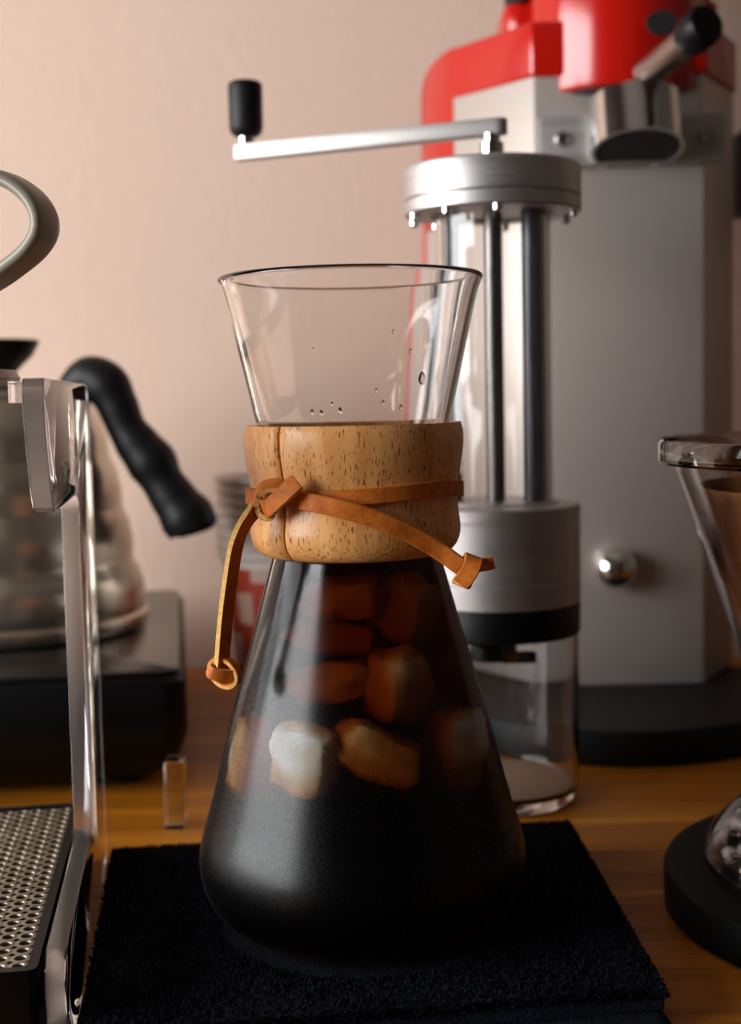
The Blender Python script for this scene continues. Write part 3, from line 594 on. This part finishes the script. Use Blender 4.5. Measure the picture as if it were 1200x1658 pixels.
# ================================================================== nested paper cups
cw_ = (-0.0615, 0.850)
def cup(z, label, first=None):
    r = thing('paper_cup', label, 'paper cup', (cw_[0], cw_[1], z), 'nested paper cups behind the carafe')
    if first is None:
        b = MB().lathe([(0, 0.001), (0.0215, 0.001), (0.0218, 0.0), (0.0222, 0.0), (0.0320, 0.0980), (0.0316, 0.0980), (0.0214, 0.0020), (0, 0.0020)], (cw_[0], cw_[1], z), 64).build('cup_wall', M['cup_print'], r, angle=40)
        me = b.data; uvl = me.uv_layers.new(name='UVMap')
        for lp_ in me.loops:
            co_ = me.vertices[lp_.vertex_index].co; uvl.data[lp_.index].uv = ((math.atan2(co_.y, co_.x) / (2 * pi)) % 1.0, co_.z / 0.098)
        m_ = MB().lathe([(0.0335 + 0.0027 * cos(t), 0.0985 + 0.0027 * sin(t)) for t in [2 * pi * k / 12 for k in range(12)]], (cw_[0], cw_[1], z), 64, closed=True).build('rolled_rim', M['paper_cup'], r)
        lw = MB().lathe([(0.0321, 0.091), (0.0330, 0.098), (0.0326, 0.098), (0.0317, 0.091)], (cw_[0], cw_[1], z), 64, closed=True).build('rim_band', M['paper_cup'], r, angle=40)
    else:
        for c_ in first.children:
            d = c_.copy(); COL.objects.link(d); d.parent = r
    return r
ords = ['second', 'third', 'fourth', 'fifth', 'sixth', 'seventh']
f0 = cup(0.0, 'lowest nested paper cup behind the carafe, its red and white print showing')
for i in range(1, 8):
    cup(0.0066 * i, 'topmost nested paper cup in the stack behind the carafe, white rim' if i == 7 else f'nested paper cup behind the carafe, {ords[6 - i]} white rim from the top of the stack', f0)

# ================================================================== clear acrylic stand, drip tray, dripper
sa = radians(7.6); SO = Vector((-0.0972, 0.380, 0))
def sp(q, s, z): return (SO.x + q * cos(sa) - s * sin(sa), SO.y + q * sin(sa) + s * cos(sa), z)
S_ = thing('brew_stand', 'clear acrylic brewing stand at the left edge, holding a drip tray below', 'stand', sp(-0.08, 0.09, 0))
def arc(cx, cy, r, a0, a1, k=6): return [(cx + r * cos(radians(a0 + (a1 - a0) * i / k)), cy + r * sin(radians(a0 + (a1 - a0) * i / k))) for i in range(k + 1)]
prof_c = [(0.0, 0.0)] + arc(0.008, 0.027, 0.008, 180, 90) + arc(0.099, 0.047, 0.012, 270, 360) + arc(0.103, 0.154, 0.008, 0, 90) + [(0.028, 0.162), (0.022, 0.1635), (0.016, 0.170), (0.010, 0.182), (0.006, 0.194), (0.0060, 0.199), (0.0085, 0.2020)] + arc(0.173, 0.188, 0.014, 90, 0) + [(0.187, 0.0)]
for q0 in (0.0, -0.1700):
    MB().prism(prof_c, q0, q0 + 0.0062, lambda s, z, q: sp(q, s, z), side=1).build('side_plate', [M['acrylic'], M['acrylic_edge']], S_, bevel=0.0005, angle=40)
hc2 = (-0.0715, 0.0751); hr2 = 0.034; x0, x1, y0, y1 = -0.1637, -0.0001, 0.0075, 0.184; NN = 64; vs = []
for z in (0.1950, 0.2012):
    ring = []
    for i in range(NN):
        a = 2 * pi * i / NN; dx, dy = cos(a), sin(a); t = min(((x1 if dx > 0 else x0) - hc2[0]) / dx if abs(dx) > 1e-9 else 9, ((y1 if dy > 0 else y0) - hc2[1]) / dy if abs(dy) > 1e-9 else 9)
        vs.append(sp(hc2[0] + dx * t, hc2[1] + dy * t, z))
    for i in range(NN): a = 2 * pi * i / NN; vs.append(sp(hc2[0] + hr2 * cos(a), hc2[1] + hr2 * sin(a), z))
fs = []
for i in range(NN):
    j = (i + 1) % NN; A, B, C_, D_ = 0, NN, 2 * NN, 3 * NN
    fs += [(A + i, B + i, B + j, A + j), (C_ + i, C_ + j, D_ + j, D_ + i), (A + i, A + j, C_ + j, C_ + i), (B + i, D_ + i, D_ + j, B + j)]
MB().add(vs, fs).build('shelf', M['acrylic'], S_, angle=40)
MB().prism([(-0.1636, 0.001), (-0.0002, 0.001), (-0.0002, 0.186), (-0.1636, 0.186)], 0.0, 0.0050, sp).build('floor_sheet', M['acrylic'], S_, bevel=0.0004)
TR = thing('drip_tray', 'black drip tray with a perforated steel grate inside the acrylic stand', 'drip tray', sp(-0.08, 0.085, 0.0052))
ot = rrect(-0.1580, -0.0022, 0.0020, 0.1680, 0.003, 3); it_ = rrect(-0.1550, -0.0052, 0.0050, 0.1650, 0.002, 3); n = len(ot)
vs = [sp(x, y, 0.0052) for x, y in ot] + [sp(x, y, 0.0310) for x, y in ot] + [sp(x, y, 0.0310) for x, y in it_] + [sp(x, y, 0.0090) for x, y in it_]
fs = [tuple(range(n - 1, -1, -1)), tuple(3 * n + i for i in range(n))]
for k in range(3): fs += [(k * n + i, k * n + (i + 1) % n, (k + 1) * n + (i + 1) % n, (k + 1) * n + i) for i in range(n)]
MB().add(vs, fs).build('tray_body', M['black_plastic'], TR, angle=40)
# grate: square cells, each with a round hole through the sheet
pt = 0.0057; nx, ny = 26, 28; X0 = -0.0054 - nx * pt; Y0 = 0.0052; hr3 = 0.00172; vs = []; fs = []
for i in range(nx):
    for j in range(ny):
        cx_, cy_ = X0 + (i + 0.5) * pt, Y0 + (j + 0.5) * pt; o = len(vs); sq = []
        for k in range(12):
            a = 2 * pi * k / 12; d = pt / 2 / max(abs(cos(a)), abs(sin(a))); sq.append((cx_ + d * cos(a), cy_ + d * sin(a)))
        ho = [(cx_ + hr3 * cos(2 * pi * k / 12), cy_ + hr3 * sin(2 * pi * k / 12)) for k in range(12)]
        he = [(cx_ + (hr3 + .0002) * cos(2 * pi * k / 12), cy_ + (hr3 + .0002) * sin(2 * pi * k / 12)) for k in range(12)]
        vs += [sp(x, y, 0.0300) for x, y in sq] + [sp(x, y, 0.0301) for x, y in he] + [sp(x, y, 0.0298) for x, y in ho] + [sp(x, y, 0.0293) for x, y in ho]
        for k in range(12):
            l_ = (k + 1) % 12
            for b_ in (0, 12, 24): fs.append((o + b_ + k, o + b_ + l_, o + b_ + 12 + l_, o + b_ + 12 + k))
MB().add(vs, fs).build('grate', M['tray_metal'], TR, weld=False, angle=30)

dx_, dy_, dz_ = sp(hc2[0], hc2[1], 0.2014)
D = thing('ceramic_dripper', 'grey glazed dripper on the acrylic stand, its loop handle showing at the left edge', 'dripper', (dx_, dy_, dz_))
MB().lathe([(0.0620, 0.0), (0.0630, 0.0018), (0.0615, 0.0045), (0.0330, 0.0060), (0.0250, 0.0100), (0.0585, 0.0830), (0.0580, 0.0850), (0.0550, 0.0840), (0.0150, 0.0060), (0.0150, 0.0)], (dx_, dy_, dz_), 72, closed=True).build('cone', M['ceramic'], D, angle=40)
da = radians(-17); hd = Vector((cos(da), sin(da), 0)); b0 = Vector((dx_, dy_, 0))
hl = [(0.0480, 0.2640), (0.0580, 0.2660), (0.0710, 0.2634), (0.0790, 0.2588), (0.0835, 0.2530), (0.0840, 0.2470), (0.0800, 0.2415), (0.0730, 0.2368), (0.0640, 0.2320), (0.0480, 0.2255), (0.0340, 0.2200)]
pth = catmull([b0 + hd * d_ + Vector((0, 0, z)) for d_, z in hl], 8)
sdv = Vector((-sin(da), cos(da), 0)); hm = MB(); vs = []; seg = 20
for i, p in enumerate(pth):
    t = (pth[min(i + 1, len(pth) - 1)] - pth[max(i - 1, 0)]).normalized(); nn = t.cross(sdv).normalized()
    for k in range(seg):
        a = 2 * pi * k / seg; ca, sa_ = cos(a), sin(a)
        vs.append(p + sdv * 0.0070 * math.copysign(abs(ca) ** 0.6, ca) + nn * 0.0024 * math.copysign(abs(sa_) ** 0.8, sa_))
fs = [(i * seg + k, i * seg + (k + 1) % seg, (i + 1) * seg + (k + 1) % seg, (i + 1) * seg + k) for i in range(len(pth) - 1) for k in range(seg)]
hm.add(vs, fs).build('handle', M['ceramic'], D, angle=60)

# ================================================================== clear immersion dripper on a black coaster
QX, QY = 0.2000, 0.4870
co_ = MB().lathe([(0, 0.0), (0.0900, 0.0), (0.0925, 0.0015), (0.0928, 0.0145), (0.0918, 0.0164), (0.0895, 0.0170), (0, 0.0170)], (QX, QY, 0), 128).build('coaster', M['coaster'], angle=40)
tag(co_, 'thick round black coaster under the clear dripper on the right', 'coaster')
Q = thing('plastic_dripper', 'clear plastic cone dripper with coffee filter inside, at the right edge', 'dripper', (QX, QY, 0.0172))
dz0 = 0.0172
ow = [(0.0445, 0.0420), (0.0670, 0.1040), (0.0890, 0.1680)]
MB().lathe([(0.0, 0.0440), (0.0430, 0.0440), (0.0650, 0.1045), (0.0868, 0.1690), (0.0925, 0.1700), (0.0928, 0.1762), (0.0940, 0.1768), (0.0948, 0.1755), (0.0948, 0.1690), (0.0940, 0.1680), (0.0892, 0.1676), (0.0672, 0.1040), (0.0450, 0.0410), (0.0, 0.0410)], (QX, QY, 0), 128).build('cone', M['dripper_plastic'], Q, angle=35)
MB().lathe([(0.0440, 0.0410), (0.0560, 0.0395), (0.0680, 0.0350), (0.0750, 0.0280), (0.0772, 0.0215), (0.0772, 0.0195), (0.0750, 0.0195), (0.0745, 0.0220), (0.0725, 0.0270), (0.0665, 0.0325), (0.0560, 0.0368), (0.0440, 0.0385)], (QX, QY, 0), 96, closed=True).build('skirt', M['dripper_plastic'], Q, angle=40)
for a in range(20, 380, 60):
    x, y = QX + 0.0735 * cos(radians(a)), QY + 0.0735 * sin(radians(a))
    MB().lathe([(0, dz0), (0.0032, dz0), (0.0036, 0.0215), (0, 0.0215)], (x, y, 0), 14).build('foot', M['dripper_plastic'], Q)
def wav(r, z, a): return r + 0.0006 * cos(a * 36)
MB().lathe([(0.0405, 0.0470), (0.0620, 0.1060), (0.0800, 0.1600), (0.0793, 0.1600), (0.0612, 0.1060), (0.0397, 0.0470)], (QX, QY, 0), 216, closed=True, rmod=wav).build('filter_paper', M['filter'], Q, angle=60)
for k in range(48):
    a = 2 * pi * k / 48; t = Vector((cos(a), sin(a), 0)); b_ = Vector((QX, QY, 0))
    MB().tube([b_ + t * 0.0432 + Vector((0, 0, 0.050)), b_ + t * 0.0640 + Vector((0, 0, 0.1045)), b_ + t * 0.0795 + Vector((0, 0, 0.1490))], 0.0007, 6).build('rib', M['dripper_plastic'], Q)
for o in bpy.data.objects:
    if '_o' in o: del o['_o']
